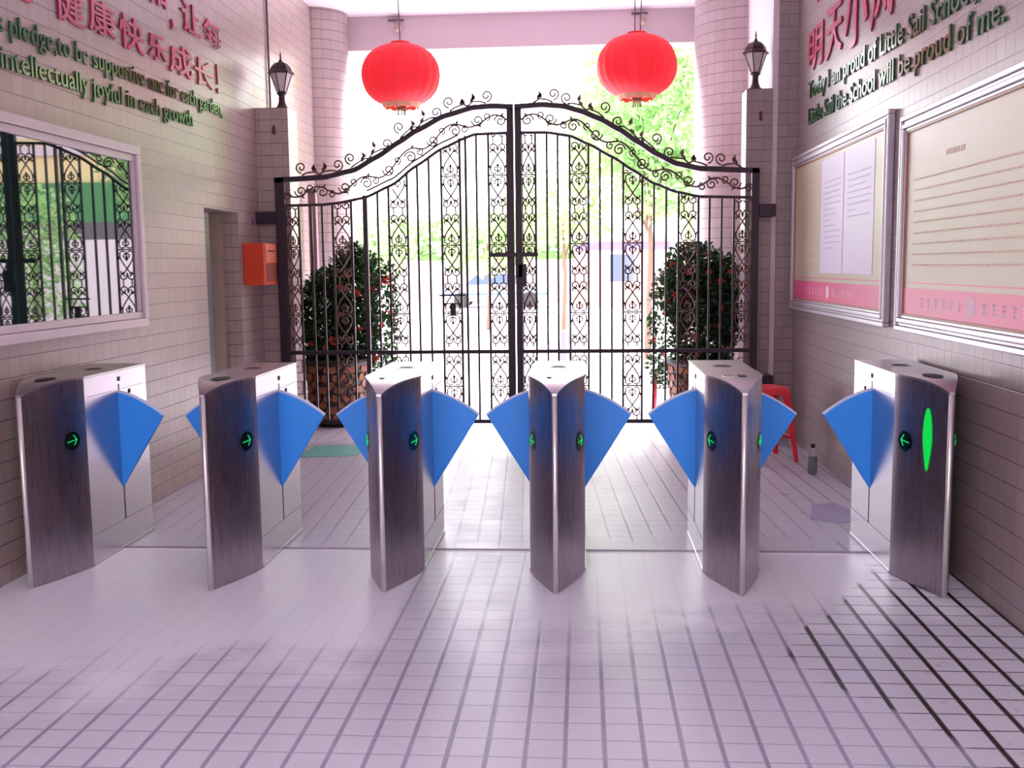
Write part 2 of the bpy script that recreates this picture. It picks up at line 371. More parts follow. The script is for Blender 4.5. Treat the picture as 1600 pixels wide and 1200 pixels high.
# ------------------------------------------------------------ flap turnstiles
def flap_poly():
    # outline in the (x, z) plane, x measured outward from the slot
    pts = [(0, 0.352), (0.262, 0.770)]
    n = 10
    for i in range(1, n + 1):
        t = i / n
        x = 0.262 * (1 - t); z = 0.770 + 0.138 * (1 - (1 - t) ** 2) * 0.55 + 0.138 * t * 0.45
        pts.append((x, z))
    return pts
BP = 1.28
zdip = lambda y: 1.030 - 0.050 * max(0.0, (-y) / 0.385) ** 3.6      # y = 0 at the cabinet, -0.385 at the nose
def bow(n=14, w=0.145, y0=0.0, y1=0.385):
    # right hand outline of the ship's-bow nose, from the corner to the post
    return [(0.010 + (w - 0.010) * (1 - (i / n) ** BP), y0 - (y1 - y0) * i / n) for i in range(n + 1)]
def arrow(t, side, y, z):
    pass
def turnstile(X, label, reader):
    """origin at the floor under the nose post; body runs to +y"""
    t = empty('flap_turnstile', (X, 4.87, 0), label, 'turnstile', 'flap turnstiles across the passage')
    YC, YE, W = 0.385, 1.165, 0.145
    # rectangular rear cabinet
    b = MB(); b.box(-W, W, YC, YE, 0.012, 1.032)
    body = b.build('cabinet', M['steel'], t, bevel=0.003)
    for sx in (-1, 1):
        d = MB()
        d.box(sx * W, sx * (W + 0.0016), 0.795 - 0.005, 0.795 + 0.005, 0.165, 0.955)
        d.build('flap_slot', M['slot'], body)
        x0, x1 = sx * W, sx * (W + 0.002)
        for (ya, yb, za, zb) in ((0.42, 1.14, 0.925, 0.9265), (0.386, 1.164, 0.165, 0.1665)):
            bxm(x0, x1, ya, yb, za, zb).build('panel_seam', M['seam'], body)
        for (yy, zz) in ((0.93, 0.90), (0.80, 0.985)):
            bxm(x0, sx * (W + 0.004), yy - 0.011, yy + 0.011, zz - 0.012, zz + 0.012).build('keyhole', M['slot'], body)
    # nose: two bowed panels
    for sx in (-1, 1):
        q = MB(); L = bow(); vs = []; n = len(L)
        for (x, y) in L:
            zt = zdip(y)
            yy = YC + y
            vs += [(sx * x, yy, 0.004), (sx * x, yy, zt), (sx * (x - 0.006 if x > 0.02 else x * 0.5), yy + 0.004, zt), (sx * (x - 0.006 if x > 0.02 else x * 0.5), yy + 0.004, 0.004)]
        fs = []
        for i in range(n - 1):
            for k in range(4):
                fs.append((4 * i + k, 4 * i + (k + 1) % 4, 4 * (i + 1) + (k + 1) % 4, 4 * (i + 1) + k))
        fs += [(0, 1, 2, 3), (4 * n - 4, 4 * n - 1, 4 * n - 2, 4 * n - 3)]
        q.add(vs, fs, True)
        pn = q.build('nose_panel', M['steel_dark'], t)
        em = pn.modifiers.new('edge', 'EDGE_SPLIT'); em.split_angle = 0.6
        # indicator window: a dark round window following the panel with a green arrow
        def on(y, z, off):
            u = -y / 0.385; x = 0.010 + (W - 0.010) * (1 - u ** BP)
            nx, ny = 0.385, -BP * (W - 0.010) * u ** (BP - 1); ll = math.hypot(nx, ny); nx /= ll; ny /= ll
            return (sx * (x + nx * off), YC + y + ny * off, z)
        yc, zc, rr = -0.105, 0.712, 0.051
        dsc = MB(); ring = [on(yc + rr * math.cos(2 * PI * i / 28), zc + rr * math.sin(2 * PI * i / 28), 0.0025) for i in range(28)]
        dsc.add([on(yc, zc, 0.0025)] + ring, [(0, 1 + i, 1 + (i + 1) % 28) for i in range(28)])
        ds = dsc.build('indicator_window', M['disc'], pn)
        a = MB()
        def seg(p, q_, r=0.0024): a.tube([on(yc + p[0], zc + p[1], 0.004), on(yc + (p[0] + q_[0]) / 2, zc + (p[1] + q_[1]) / 2, 0.004), on(yc + q_[0], zc + q_[1], 0.004)], r, 5)
        seg((-0.033, -0.004), (0.028, 0.004)); seg((0.028, 0.004), (0.006, 0.030)); seg((0.028, 0.004), (0.010, -0.024))
        a.build('arrow_light', M['green_led'], ds)
    # steel edge post
    e = MB(); e.tube([(0, 0.001, 0.002), (0, 0.001, 0.978)], 0.0125, 16)
    e.build('edge_post', M['chrome'], t)
    # lid: flat rear plate, sloping triangular reader plate
    lid = MB()
    lid.box(-W - 0.003, W + 0.003, YC - 0.002, YE + 0.003, 1.030, 1.040)
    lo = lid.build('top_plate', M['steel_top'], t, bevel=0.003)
    tp = MB(); L = bow(); n = len(L); vs = []
    for (x, y) in L:
        z = zdip(y) + 0.010; xx = x + 0.002; yy = YC + y * 1.01
        vs += [(-xx, yy, z), (xx, yy, z), (xx, yy, z - 0.011), (-xx, yy, z - 0.011)]
    fs = []
    for i in range(n - 1):
        for k in range(4): fs.append((4 * i + k, 4 * i + (k + 1) % 4, 4 * i + 4 + (k + 1) % 4, 4 * i + 4 + k))
    fs += [(0, 1, 2, 3), (4 * n - 4, 4 * n - 1, 4 * n - 2, 4 * n - 3)]
    tp.add(vs, fs)
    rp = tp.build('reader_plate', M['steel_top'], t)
    ov = MB()
    ov.lathe([(0.055, 1.0405), (0.055, 1.0425)], (0, 0.80, 0), 28, False, 0, 1.0, 1.25)
    ov.cur = 1; ov.lathe([(0.040, 1.0425), (0.040, 1.0435)], (0, 0.80, 0), 28, False, 0, 1.0, 1.2)
    ov.build('card_window', [M['steel_dark'], M['slot']], lo)
    zz = lambda y: zdip(y - 0.385) + 0.0115
    def plate(x0, x1, y0, y1, mat, nm):
        # a thin window set on the sloping plate
        g = MB(); g.add([(x0, y0, zz(y0) + 0.002), (x1, y0, zz(y0) + 0.002), (x1, y1, zz(y1) + 0.002), (x0, y1, zz(y1) + 0.002), (x0, y0, zz(y0) - 0.002), (x1, y0, zz(y0) - 0.002), (x1, y1, zz(y1) - 0.002), (x0, y1, zz(y1) - 0.002)],
                        [(0, 1, 2, 3), (0, 4, 5, 1), (1, 5, 6, 2), (2, 6, 7, 3), (3, 7, 4, 0)])
        g.build(nm, mat, rp)
    if reader == 'pair':
        plate(-0.065, -0.012, 0.26, 0.325, M['steel_dark'], 'reader_window'); plate(0.012, 0.05, 0.26, 0.325, M['slot'], 'reader_window')
    elif reader == 'oval':
        g = MB(); n = 24
        g.add([(0, 0.27, zz(0.27) + 0.002)] + [(0.045 * math.cos(2 * PI * i / n), 0.27 + 0.075 * math.sin(2 * PI * i / n), zz(0.27 + 0.075 * math.sin(2 * PI * i / n)) + 0.002) for i in range(n)], [(0, 1 + i, 1 + (i + 1) % n) for i in range(n)])
        g.build('reader_window', M['slot'], rp)
    else:
        plate(-0.045, -0.022, 0.24, 0.27, M['slot'], 'reader_window')
    # foot plate
    ft = MB(); ft.box(-W - 0.004, W + 0.004, YC, YE + 0.004, 0.0, 0.014)
    ft.build('foot_plate', M['steel'], t)
    # blue retractable flaps
    for sx in (-1, 1):
        poly = [(sx * (W - 0.004 + x), z) for x, z in flap_poly()]
        fl = MB().prism(poly, 'y', 0.795 - 0.014, 0.795 + 0.014)
        fo = fl.build('flap', M['blue'], t, bevel=0.004)
        tr = MB(); fp = flap_poly()[1:]
        tr.tube([(sx * (W - 0.004 + x), 0.795, z + 0.001) for x, z in fp], 0.0135, 4, smooth=False)
        tr.build('flap_edging', M['white_trim'], fo)
    return t
T = []
for X, lab, rd in ((-2.808, 'leftmost steel flap turnstile, standing against the left wall', 'oval'),
                   (-1.869, 'second steel turnstile from the left, in front of the doorway', 'oval'),
                   (-0.989, 'third steel turnstile from the left, its top plate catching the light', 'mark'),
                   (-0.136, 'steel turnstile seen nose-on, just right of the gate centre post', 'mark'),
                   (0.767, 'steel turnstile with two small reader windows, in front of the red stool', 'pair'),
                   (1.722, 'rightmost steel turnstile with a long green reflected glow, beside the right wall', 'oval')):
    T.append(turnstile(X, lab, rd))
# glowing patch imitating an arrow light reflected in the rightmost turnstile's passage side
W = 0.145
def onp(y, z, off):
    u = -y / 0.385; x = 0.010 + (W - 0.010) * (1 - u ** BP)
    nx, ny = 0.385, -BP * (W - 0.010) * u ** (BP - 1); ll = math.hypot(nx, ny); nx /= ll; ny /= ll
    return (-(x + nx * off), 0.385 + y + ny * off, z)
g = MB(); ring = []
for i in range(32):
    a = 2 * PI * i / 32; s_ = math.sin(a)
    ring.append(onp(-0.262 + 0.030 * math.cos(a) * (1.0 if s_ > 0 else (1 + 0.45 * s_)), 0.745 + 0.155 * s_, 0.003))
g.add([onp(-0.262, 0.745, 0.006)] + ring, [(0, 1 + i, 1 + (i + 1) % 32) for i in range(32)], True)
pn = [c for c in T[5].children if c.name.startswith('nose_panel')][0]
o = g.build('green_reflection_glow', M['green_reflection'], pn); o['label'] = 'long green glow imitating a reflected arrow light'

# ------------------------------------------------------------ wrought iron gate
GY = 9.28
TOP = [(-2.79, 2.403), (-2.323, 2.421), (-2.056, 2.478), (-1.842, 2.592), (-1.628, 2.724), (-1.487, 2.812), (-1.223, 2.94), (-0.963, 3.008), (-0.791, 3.017), (-0.603, 3.006), (-0.357, 3.019), (-0.17, 3.004), (-0.017, 2.959), (0.153, 2.889), (0.322, 2.796), (0.491, 2.682), (0.661, 2.572), (0.83, 2.486), (1.05, 2.437), (1.56, 2.412)]
INN = [(-2.79, 2.173), (-2.343, 2.177), (-2.189, 2.192), (-1.96, 2.235), (-1.708, 2.343), (-1.493, 2.505), (-1.246, 2.658), (-1.037, 2.746), (-0.957, 2.775), (-0.65, 2.782), (-0.565, 2.782), (-0.308, 2.778), (-0.103, 2.744), (0.067, 2.665), (0.271, 2.552), (0.458, 2.431), (0.628, 2.319), (0.832, 2.24), (1.035, 2.195), (1.56, 2.179)]
ZM, ZBOT = 0.828, 0.19
def curve_bar(prof, x0, x1, h, d, off=0.0):
    n = max(4, int(abs(x1 - x0) / 0.04)); vs = []; fs = []
    for i in range(n + 1):
        x = x0 + (x1 - x0) * i / n; z = interp(prof, x) + off
        dz = (interp(prof, x + 0.01) - interp(prof, x - 0.01)) / 0.02; hh = h * math.sqrt(1 + dz * dz) / 2
        vs += [(x, -d / 2, z - hh), (x, d / 2, z - hh), (x, d / 2, z + hh), (x, -d / 2, z + hh)]
    for i in range(n):
        for k in range(4): fs.append((4 * i + k, 4 * i + (k + 1) % 4, 4 * i + 4 + (k + 1) % 4, 4 * i + 4 + k))
    fs += [(0, 1, 2, 3), (4 * n, 4 * n + 3, 4 * n + 2, 4 * n + 1)]
    return MB().add(vs, fs)
def clip_tube(mb, pts, r, lo, hi, n=5):
    run = []
    for (x, z) in pts:
        if z > lo and z < hi(x): run.append((x, 0, z))
        else:
            if len(run) > 1: mb.tube(run, r, n)
            run = []
    if len(run) > 1: mb.tube(run, r, n)
def motif(mb, cx, cz, w, lo, hi):
    k = w / 0.165; r = 0.0068
    def P(pts): clip_tube(mb, [(cx + x * k, cz + z) for x, z in pts], r, lo, hi)
    for s in (-1, 1):
        P([(s * 0.083, 0), (s * 0.03, 0.0), (0, 0.0)])
        for v in (-1, 1):
            # heart-shaped oval side with strand crossing above its point
            P([(s * 0.012, v * 0.022), (s * 0.040, v * 0.012), (s * 0.060, v * 0.028), (s * 0.062, v * 0.065), (s * 0.048, v * 0.105), (s * 0.022, v * 0.145), (0, v * 0.178), (-s * 0.020, v * 0.205), (-s * 0.034, v * 0.225)])
            P([(s * 0.062, v * 0.055), (s * 0.070, v * 0.085), (s * 0.083, v * 0.092)])
            # fleur inside the oval
            P([(0, v * 0.02), (0, v * 0.105)])
            P([(0, v * 0.035), (s * 0.018, v * 0.040), (s * 0.030, v * 0.058), (s * 0.022, v * 0.074), (s * 0.010, v * 0.066)])
            P([(s * 0.012, v * 0.092), (0, v * 0.075)])
            # small curl branching off the strand
            P([(x, v * z) for x, z in spiral(s * 0.052, 0.205, 0.016, 0.7, PI if s > 0 else 0, -s, 8, 0.5)])
            # scroll pair closing the cell
            P([(x, v * z) for x, z in ([(0, 0.215), (s * 0.006, 0.240)] + spiral(s * 0.040, 0.245, 0.034, 1.05, PI - 0.3 if s > 0 else 0.3, -s, 16, 0.3))])
            P([(s * 0.040, v * 0.278), (s * 0.040, v * 0.309)])
            P([(s * 0.083, v * 0.262), (s * 0.070, v * 0.266)])
def greek(mb, x0, x1, z0):
    w = x1 - x0; r = 0.0065
    for k in range(3):
        z = z0 + k * 0.2
        pts = [(0, 0), (0.75, 0), (0.75, 0.12), (0.25, 0.12), (0.25, 0.06), (0.5, 0.06)]
        mb.tube([(x0 + w * (0.1 + a), 0, z + b) for a, b in pts], r, 4)
def leafblade(mb, x, z, ang, L):
    c, s = math.cos(ang), math.sin(ang)
    pts = [(0, 0), (0.35 * L, 0.28 * L), (L, 0.05 * L), (0.4 * L, -0.22 * L)]
    mb.prism([(x + a * c - b * s, z + a * s + b * c) for a, b in pts], 'y', -0.004, 0.004)
def vine(mb, x0, x1, fn, amp, step, big):
    """undulating stem with spirals either side following height fn(x)"""
    d = 1 if x1 > x0 else -1; n = max(1, round(abs(x1 - x0) / step)); st = (x1 - x0) / n
    for i in range(n):
        xa = x0 + st * i; up = 1 if i % 2 else -1
        stem = []
        for k in range(9):
            t = k / 8; x = xa + st * t
            stem.append((x, 0, fn(x) + up * amp * math.sin(PI * t) * 0.8))
        mb.tube(stem, 0.0085, 5)
        xm = xa + st * 0.5; zc = fn(xm) - up * amp * 0.15
        sp = spiral(xm + st * 0.22, zc, big * 1.1, 1.5, (PI if d > 0 else 0) , -up * d, 20, 0.2)
        mb.tube([(a, 0, b) for a, b in sp], 0.0075, 5)
        sp = spiral(xa + st * 0.12, fn(xa) + up * amp * 0.6, big * 0.7, 1.2, -up * PI / 2, up * d, 14, 0.3)
        mb.tube([(a, 0, b) for a, b in sp], 0.007, 5)
        leafblade(mb, xa + st * 0.75, fn(xa + st * 0.75) + up * amp * 0.55, up * 0.9 if d > 0 else PI - up * 0.9, big * 0.9)

def gate_leaf(side, label):
    gl = empty('gate_leaf', (0, GY, 0), label, 'gate', 'wrought iron double gate')
    B = []
    if side < 0:
        xo0, xo1, xi0, xi1 = -2.788, -2.700, -0.668, -0.609
        bars = [-2.577, -2.464, -2.362, -2.266, -2.093, -1.85, -1.749, -1.577, -1.483, -1.377, -1.265, -0.945, -0.837]
        decos = [(-2.700, -2.577), (-2.266, -2.093), (-1.749, -1.577), (-1.265, -1.095), (-0.837, -0.668)]
        stiles = [(-1.985, -1.945), (-1.105, -1.085), (-1.052, -1.032)]
    else:
        xo0, xo1, xi0, xi1 = 1.558, 1.492, -0.539, -0.597
        bars = [-0.414, -0.313, -0.216, -0.11, 0.057, 0.159, 0.265, 0.365, 0.535, 0.638, 0.746, 0.855, 1.031, 1.128, 1.234, 1.342]
        decos = [(-0.539, -0.414), (-0.11, 0.057), (0.365, 0.535), (0.855, 1.031), (1.342, 1.492)]
        stiles = []
    d = 0.05
    a, b = sorted((xo0, xo1)); bxm(a, b, -d / 2, d / 2, 0.03, interp(TOP, (a + b) / 2) + 0.02).build('hinge_post', M['iron'], gl, bevel=0.003)
    a, b = sorted((xi0, xi1)); bxm(a, b, -d / 2, d / 2, ZBOT - 0.02, interp(TOP, (a + b) / 2) - 0.01).build('meeting_post', M['iron'], gl, bevel=0.003)
    lo_, hi_ = min(xo0, xi1), max(xo0, xi1)
    curve_bar(TOP, min(xo0, xi1), max(xo0, xi1), 0.045, 0.05).build('top_rail', M['iron'], gl)
    curve_bar(INN, min(xo1, xi0), max(xo1, xi0), 0.024, 0.03).build('arched_rail', M['iron'], gl)
    bxm(min(xo1, xi0), max(xo1, xi0), -0.02, 0.02, ZM - 0.017, ZM + 0.017).build('mid_rail', M['iron'], gl)
    bxm(min(xo1, xi0), max(xo1, xi0), -0.022, 0.022, ZBOT - 0.022, ZBOT + 0.012).build('bottom_rail', M['iron'], gl)
    for x in bars:
        bxm(x - 0.009, x + 0.009, -0.009, 0.009, ZBOT, interp(INN, x)).build('bar', M['iron'], gl)
    for a, b in stiles:
        bxm(a, b, -0.017, 0.017, ZBOT, interp(INN, (a + b) / 2) + 0.02).build('wicket_stile', M['iron'], gl)
    if side < 0:
        curve_bar(INN, -1.945, -1.105, 0.014, 0.025, 0.055).build('wicket_arch', M['iron'], gl)
        mb = MB(); mb.tube([(-1.30, -0.02, 1.345), (-1.06, -0.02, 1.345)], 0.008, 6); mb.box(-1.20, -1.15, -0.03, 0.0, 1.16, 1.27)
        mb.tube([(-1.26, -0.02, 1.27), (-1.1, -0.02, 1.27)], 0.006, 6)
        mb.build('wicket_latch', M['iron'], gl)
    hi = lambda x: interp(INN, x) - 0.012
    for i, (a, b) in enumerate(decos):
        mb = MB(); cx = (a + b) / 2; w_ = b - a
        if w_ < 0.14: w_ = 0.15
        for zc in (3.030, 2.413, 1.796, 1.179): motif(mb, cx, zc, min(w_, 0.17) if (b - a) > 0.14 else (b - a), ZM, hi)
        outer = (side < 0 and i == 0) or (side > 0 and i == 4)
        if outer: greek(mb, a, b, 0.24)
        else: motif(mb, cx, 0.511, b - a, ZBOT, lambda x: ZM)
        for xx in (a + 0.006, b - 0.006): mb.tube([(xx, 0, ZBOT), (xx, 0, interp(INN, xx) - 0.01)], 0.006, 4)
        mb.build('scroll_panel', M['iron_scroll'], gl)
    # scrollwork between the two arches
    fn = lambda x: (interp(TOP, x) + interp(INN, x)) / 2
    mb = MB()
    xs = (xo1, xi0)
    vine(mb, xs[0] , xs[1], fn, 0.055, 0.20, 0.050)
    mb.build('arch_scrollwork', M['iron_scroll'], gl)
    # cresting above the top rail
    mb = MB(); fn2 = lambda x: interp(TOP, x) + 0.062
    n = 8
    x0, x1 = (xo1 + (0.1 if side < 0 else -0.1)), (xi0 + (-0.12 if side < 0 else 0.12))
    for i in range(n):
        xa = x0 + (x1 - x0) * (i + 0.5) / n; dd = 1 if i % 2 else -1
        zt = interp(TOP, xa) + 0.02
        st = [(xa - dd * 0.13, 0, interp(TOP, xa - dd * 0.13) + 0.02), (xa - dd * 0.07, 0, interp(TOP, xa - dd * 0.07) + 0.055), (xa, 0, zt + 0.03)]
        mb.tube(st + [(xa + dd * 0.05, 0, interp(TOP, xa + dd * 0.05) + 0.03)], 0.008, 5)
        mb.tube([(a, 0, b) for a, b in spiral(xa + dd * 0.055, zt + 0.078, 0.052, 1.35, -PI / 2, dd, 18, 0.22)], 0.0075, 5)
        leafblade(mb, xa - dd * 0.05, zt + 0.04, PI / 2 + dd * 0.3, 0.075); leafblade(mb, xa - dd * 0.09, interp(TOP, xa - dd * 0.09) + 0.05, PI / 2 - dd * 0.6, 0.07)
    mb.build('cresting', M['iron_scroll'], gl)
    for z0, z1 in ((2.01, 2.12), (0.50, 0.60)):
        if side < 0: bx_ = bxm(-2.968, -2.788, -0.045, 0.068, z0, z1)
        else: bx_ = bxm(1.558, 1.70, -0.045, 0.138, z0, z1)
        bx_.build('hinge_bracket', M['iron'], gl, bevel=0.004)
    return gl
GL = gate_leaf(-1, 'left leaf of the black wrought iron gate, with a small wicket door in it')
GR = gate_leaf(1, 'right leaf of the black wrought iron gate, carrying the sliding bolt')
bolt = MB(); bolt.box(-0.83, -0.395, -0.075, -0.045, 1.685, 1.722); bolt.box(-0.60, -0.535, -0.07, -0.025, 1.50, 1.70); bolt.box(-0.575, -0.50, -0.07, -0.03, 1.42, 1.62)
bolt.build('slide_bolt', M['iron'], GR, bevel=0.003)

# ------------------------------------------------------------ lanterns
def lantern(x, y, z, label, wires):
    t = empty('red_lantern', (x, y, z), label, 'lantern', 'red silk lanterns hung from the ceiling')
    prof = []
    RX, RZ = 0.375, 0.292
    for i in range(25):
        a = -PI / 2 + PI * i / 24
        prof.append((max(0.075, RX * max(0, math.cos(a)) ** 0.78), RZ * math.sin(a)))
    b = MB(); b.lathe(prof, (0, 0, 0), 120, True, 0, 1, 1, 0.010, 20)
    b.build('lantern_body', M['red_cloth'], t)
    r = MB()
    for k in range(20):
        a = 2 * PI * k / 20
        r.tube([(p[0] * 1.009 * math.cos(a), p[0] * 1.009 * math.sin(a), p[1]) for p in prof[::2]], 0.0022, 4)
    r.build('rib_wires', plain('gold_rib_wire', rgb(226, 80, 70), 0.5) if 'gold_rib_wire' not in bpy.data.materials else bpy.data.materials['gold_rib_wire'], t)
    c = MB(); c.lathe([(0.095, RZ - 0.010), (0.09, RZ + 0.018), (0.04, RZ + 0.024)], (0, 0, 0), 24); c.build('top_cap', M['red_cloth'], t)
    f = MB(); n = 48
    vs = []; 
    for k in range(n):
        a = 2 * PI * k / n; w_ = 0.02 * abs(math.sin(a * 5))
        vs += [(0.20 * math.cos(a), 0.20 * math.sin(a), -RZ + 0.04), (0.165 * math.cos(a), 0.165 * math.sin(a), -RZ - 0.002 - w_), (0.158 * math.cos(a), 0.158 * math.sin(a), -RZ - 0.002 - w_), (0.19 * math.cos(a), 0.19 * math.sin(a), -RZ + 0.045)]
    fs = []
    for k in range(n):
        k2 = (k + 1) % n
        for j in range(4): fs.append((4 * k + j, 4 * k2 + j, 4 * k2 + (j + 1) % 4, 4 * k + (j + 1) % 4))
    f.add(vs, fs); f.build('gold_fringe', M['yellow'], t)
    s = MB(); s.lathe([(0.045, -RZ + 0.01), (0.05, -RZ - 0.02), (0.045, -RZ - 0.03)], (0, 0, 0), 16)
    for k in range(14):
        a = 2 * PI * k / 14; s.tube([(0.035 * math.cos(a), 0.035 * math.sin(a), -RZ - 0.02), (0.04 * math.cos(a), 0.04 * math.sin(a), -RZ - 0.085)], 0.004, 4)
    s.build('tassel', plain('tassel_brown', rgb(150, 110, 70), 0.7) if 'tassel_brown' not in bpy.data.materials else bpy.data.materials['tassel_brown'], t)
    for wx0, wx1 in wires:
        wv = MB(); wv.tube([(wx1, 0, RZ + 0.02), (wx0, 0, ZC - z)], 0.005, 5); wv.build('hanging_wire', M['wire'], t)
    return t
lantern(-1.734, 10.0, 3.435, 'red lantern on the left, hanging above the falling side of the gate arch', [(-0.02, 0.0)])
lantern(0.522, 10.0, 3.465, 'red lantern on the right, hanging in front of the green tree', [(-0.02, -0.02), (0.055, 0.03)])

# ------------------------------------------------------------ pillar lamps
def pillar_lamp(x, y, z, label, rz):
    t = empty('pillar_lamp', (x, y, z), label, 'lamp', 'black lamps on the gate pillars', rz)
    MB().lathe([(0.075, 0), (0.07, 0.012), (0.045, 0.03), (0.03, 0.07), (0.026, 0.12), (0.034, 0.135), (0.05, 0.15), (0.03, 0.165)], (0, 0, 0), 16).build('lamp_stem', M['lamp_metal'], t)
    MB().lathe([(0.042, 0.165), (0.098, 0.325), (0.094, 0.33)], (0, 0, 0), 6, False).build('lamp_glass', M['lamp_glass'], t)
    fr = MB()
    for k in range(6):
        a = 2 * PI * k / 6; fr.tube([(0.043 * math.cos(a), 0.043 * math.sin(a), 0.162), (0.100 * math.cos(a), 0.100 * math.sin(a), 0.328)], 0.005, 4)
    fr.build('glazing_bars', M['lamp_metal'], t)
    MB().lathe([(0.122, 0.322), (0.118, 0.335), (0.10, 0.35), (0.088, 0.385), (0.062, 0.415), (0.02, 0.432), (0.02, 0.44)], (0, 0, 0), 6, False).build('lamp_roof', M['lamp_metal'], t)
    MB().lathe([(0.008, 0.43), (0.014, 0.45), (0.006, 0.46), (0.008, 0.48), (0.003, 0.52)], (0, 0, 0), 8).build('finial', M['lamp_metal'], t)
pillar_lamp(-2.76, 9.5, 3.06, 'dark lamp with frosted glass on top of the left pillar', 0.3)
pillar_lamp(1.555, 9.55, 3.14, 'dark lamp with frosted glass on top of the right pillar', 0.1)

# ------------------------------------------------------------ notice boards
def board(y0, y1, z0, z1, label, far):
    """flush on the right wall; y0 nearer the camera"""
    t = empty('notice_board', (XR, (y0 + y1) / 2, z0), label, 'notice board', 'framed notice boards on the right wall')
    cy = (y0 + y1) / 2; H = z1 - z0; L = (y1 - y0) / 2
    fr = MB()
    for k, (o0, o1, dpt) in enumerate(((0.0, 0.028, 0.045), (0.028, 0.05, 0.032), (0.05, 0.075, 0.048), (0.075, 0.092, 0.034))):
        a0, a1 = -L + o0, L - o0; b0, b1 = o0, H - o0; e = o1 - o0
        fr.box(-dpt, -0.001, a0, a1, b1 - e, b1); fr.box(-dpt, -0.001, a0, a1, b0, b0 + e)
        fr.box(-dpt, -0.001, a0, a0 + e, b0 + e, b1 - e); fr.box(-dpt, -0.001, a1 - e, a1, b0 + e, b1 - e)
    fr.build('frame', M['alu'], t, bevel=0.006)
    tr = MB(); a0, a1, b0, b1, e = -L + 0.092, L - 0.092, 0.092, H - 0.092, 0.012
    tr.box(-0.03, -0.001, a0, a1, b1 - e, b1); tr.box(-0.03, -0.001, a0, a1, b0, b0 + e); tr.box(-0.03, -0.001, a0, a0 + e, b0, b1); tr.box(-0.03, -0.001, a1 - e, a1, b0, b1)
    tr.build('inner_edging', M['wood_trim'], t)
    a0 += e; a1 -= e; b0 += e; b1 -= e
    pn = bxm(-0.020, -0.002, a0, a1, b0, b1).build('panel', M['cream'], t)
    bxm(-0.0225, -0.0202, a0, a1, b0, b0 + 0.15).build('pink_band', M['pink'], pn)
    bxm(-0.0215, -0.0202, a0, a1, b0 + 0.178, b0 + 0.184).build('rule_line', M['pink'], pn)
    # illegible white characters and a pale oval crest on the band
    ch = MB(); mid = 0.10 if far else 0.30
    ce = (a0 + a1) / 2 + mid; zc = b0 + 0.075
    ch.add([(-0.0235, ce, zc)] + [(-0.0235, ce + 0.052 * math.cos(2 * PI * i / 24), zc + 0.052 * math.sin(2 * PI * i / 24)) for i in range(24)], [(0, 1 + i, 1 + (i + 1) % 24) for i in range(24)])
    ch.build('crest', M['white_print'], pn)
    for s in (-1, 1):
        for k in range(6):
            ch = MB()
            c = ce + s * (0.16 + k * 0.115)
            if c < a0 + 0.05 or c > a1 - 0.05: continue
            for q in range(3):
                zz_ = zc - 0.024 + q * 0.02
                ww = 0.018 + 0.008 * R.random()
                ch.box(-0.0235, -0.0226, c - ww, c + ww, zz_, zz_ + 0.007)
            ch.box(-0.0235, -0.0226, c - 0.004, c + 0.004, zc - 0.030, zc + 0.028)
            ch.build('band_character', M['white_print'], pn)
    # faint lines of print too small to read
    pr = MB()
    def block(ya, yb, zt, zb, step, h, mb, title=False, xx=-0.0206):
        z = zt
        while z > zb:
            full = R.random() > 0.25; end = yb if not full else ya
            y = yb
            stop = ya if full else yb - (yb - ya) * R.uniform(0.3, 0.85)
            while y > stop:
                w_ = R.uniform(0.010, 0.02); mb.box(xx - 0.0006, xx + 0.0002, max(y - w_, stop), y, z - h, z); y -= w_ + 0.012
            z -= step
    if far:
        block(a1 - 0.75, a1 - 0.22, b1 - 0.16, b0 + 0.28, 0.075, 0.012, pr)
        for (pa, pb) in ((a0 + 1.03, a0 + 1.72), (a0 + 0.24, a0 + 1.0)):
            sh = bxm(-0.0230, -0.0202, pa, pb, b0 + 0.22, b1 - 0.03).build('paper_sheet', M['lilac_paper'], pn)
            g_ = MB(); block(pa + 0.08, pb - 0.1, b1 - 0.2, b0 + (0.38 if pa > a0 + 0.9 else 0.62), 0.042, 0.010, g_, xx=-0.0232)
            g_.build('print_lines', M['grey_print'], sh)['kind'] = 'stuff'
    else:
        z = b1 - 0.16
        block(a0 + 1.3, a1 - 0.62, z, z - 0.03, 0.08, 0.03, pr)
        block(a0 + 0.15, a1 - 0.13, b1 - 0.27, b0 + 0.26, 0.060, 0.011, pr)
    pr.build('print_lines', M['faint_red'], pn)['kind'] = 'stuff'
    return t
board(6.50, 9.40, 1.195, 2.525, 'framed cream notice board near the gate, with two pale lilac sheets', True)
board(3.35, 6.27, 1.195, 2.44, 'large framed cream notice board nearer the camera, running out of frame', False)

# window-like display case on the left wall
t = empty('display_case', (XL, 5.0, 1.23), 'pinkish white framed display case on left wall, glass mirroring the gate', 'display case')
A0, A1, B0, B1, e = -1.9, 1.69, 0.0, 1.18, 0.10
fr = MB()
for (o0, o1, dpt) in ((0, 0.055, 0.065), (0.055, 0.10, 0.048)):
    e_ = o1 - o0
    fr.box(0.001, dpt, A0 + o0, A1 - o0, B1 - o0 - e_, B1 - o0); fr.box(0.001, dpt, A0 + o0, A1 - o0, B0 + o0, B0 + o0 + e_)
    fr.box(0.001, dpt, A0 + o0, A0 + o0 + e_, B0 + o0 + e_, B1 - o0 - e_); fr.box(0.001, dpt, A1 - o0 - e_, A1 - o0, B0 + o0 + e_, B1 - o0 - e_)
fr.build('frame', M['frame_white'], t, bevel=0.006)
gq = NT('dark_mirroring_glass', 0.02); gq.b.inputs['Base Color'].default_value = rgb(22, 46, 44); gq.b.inputs['IOR'].default_value = 2.1
gp = gq.pos()
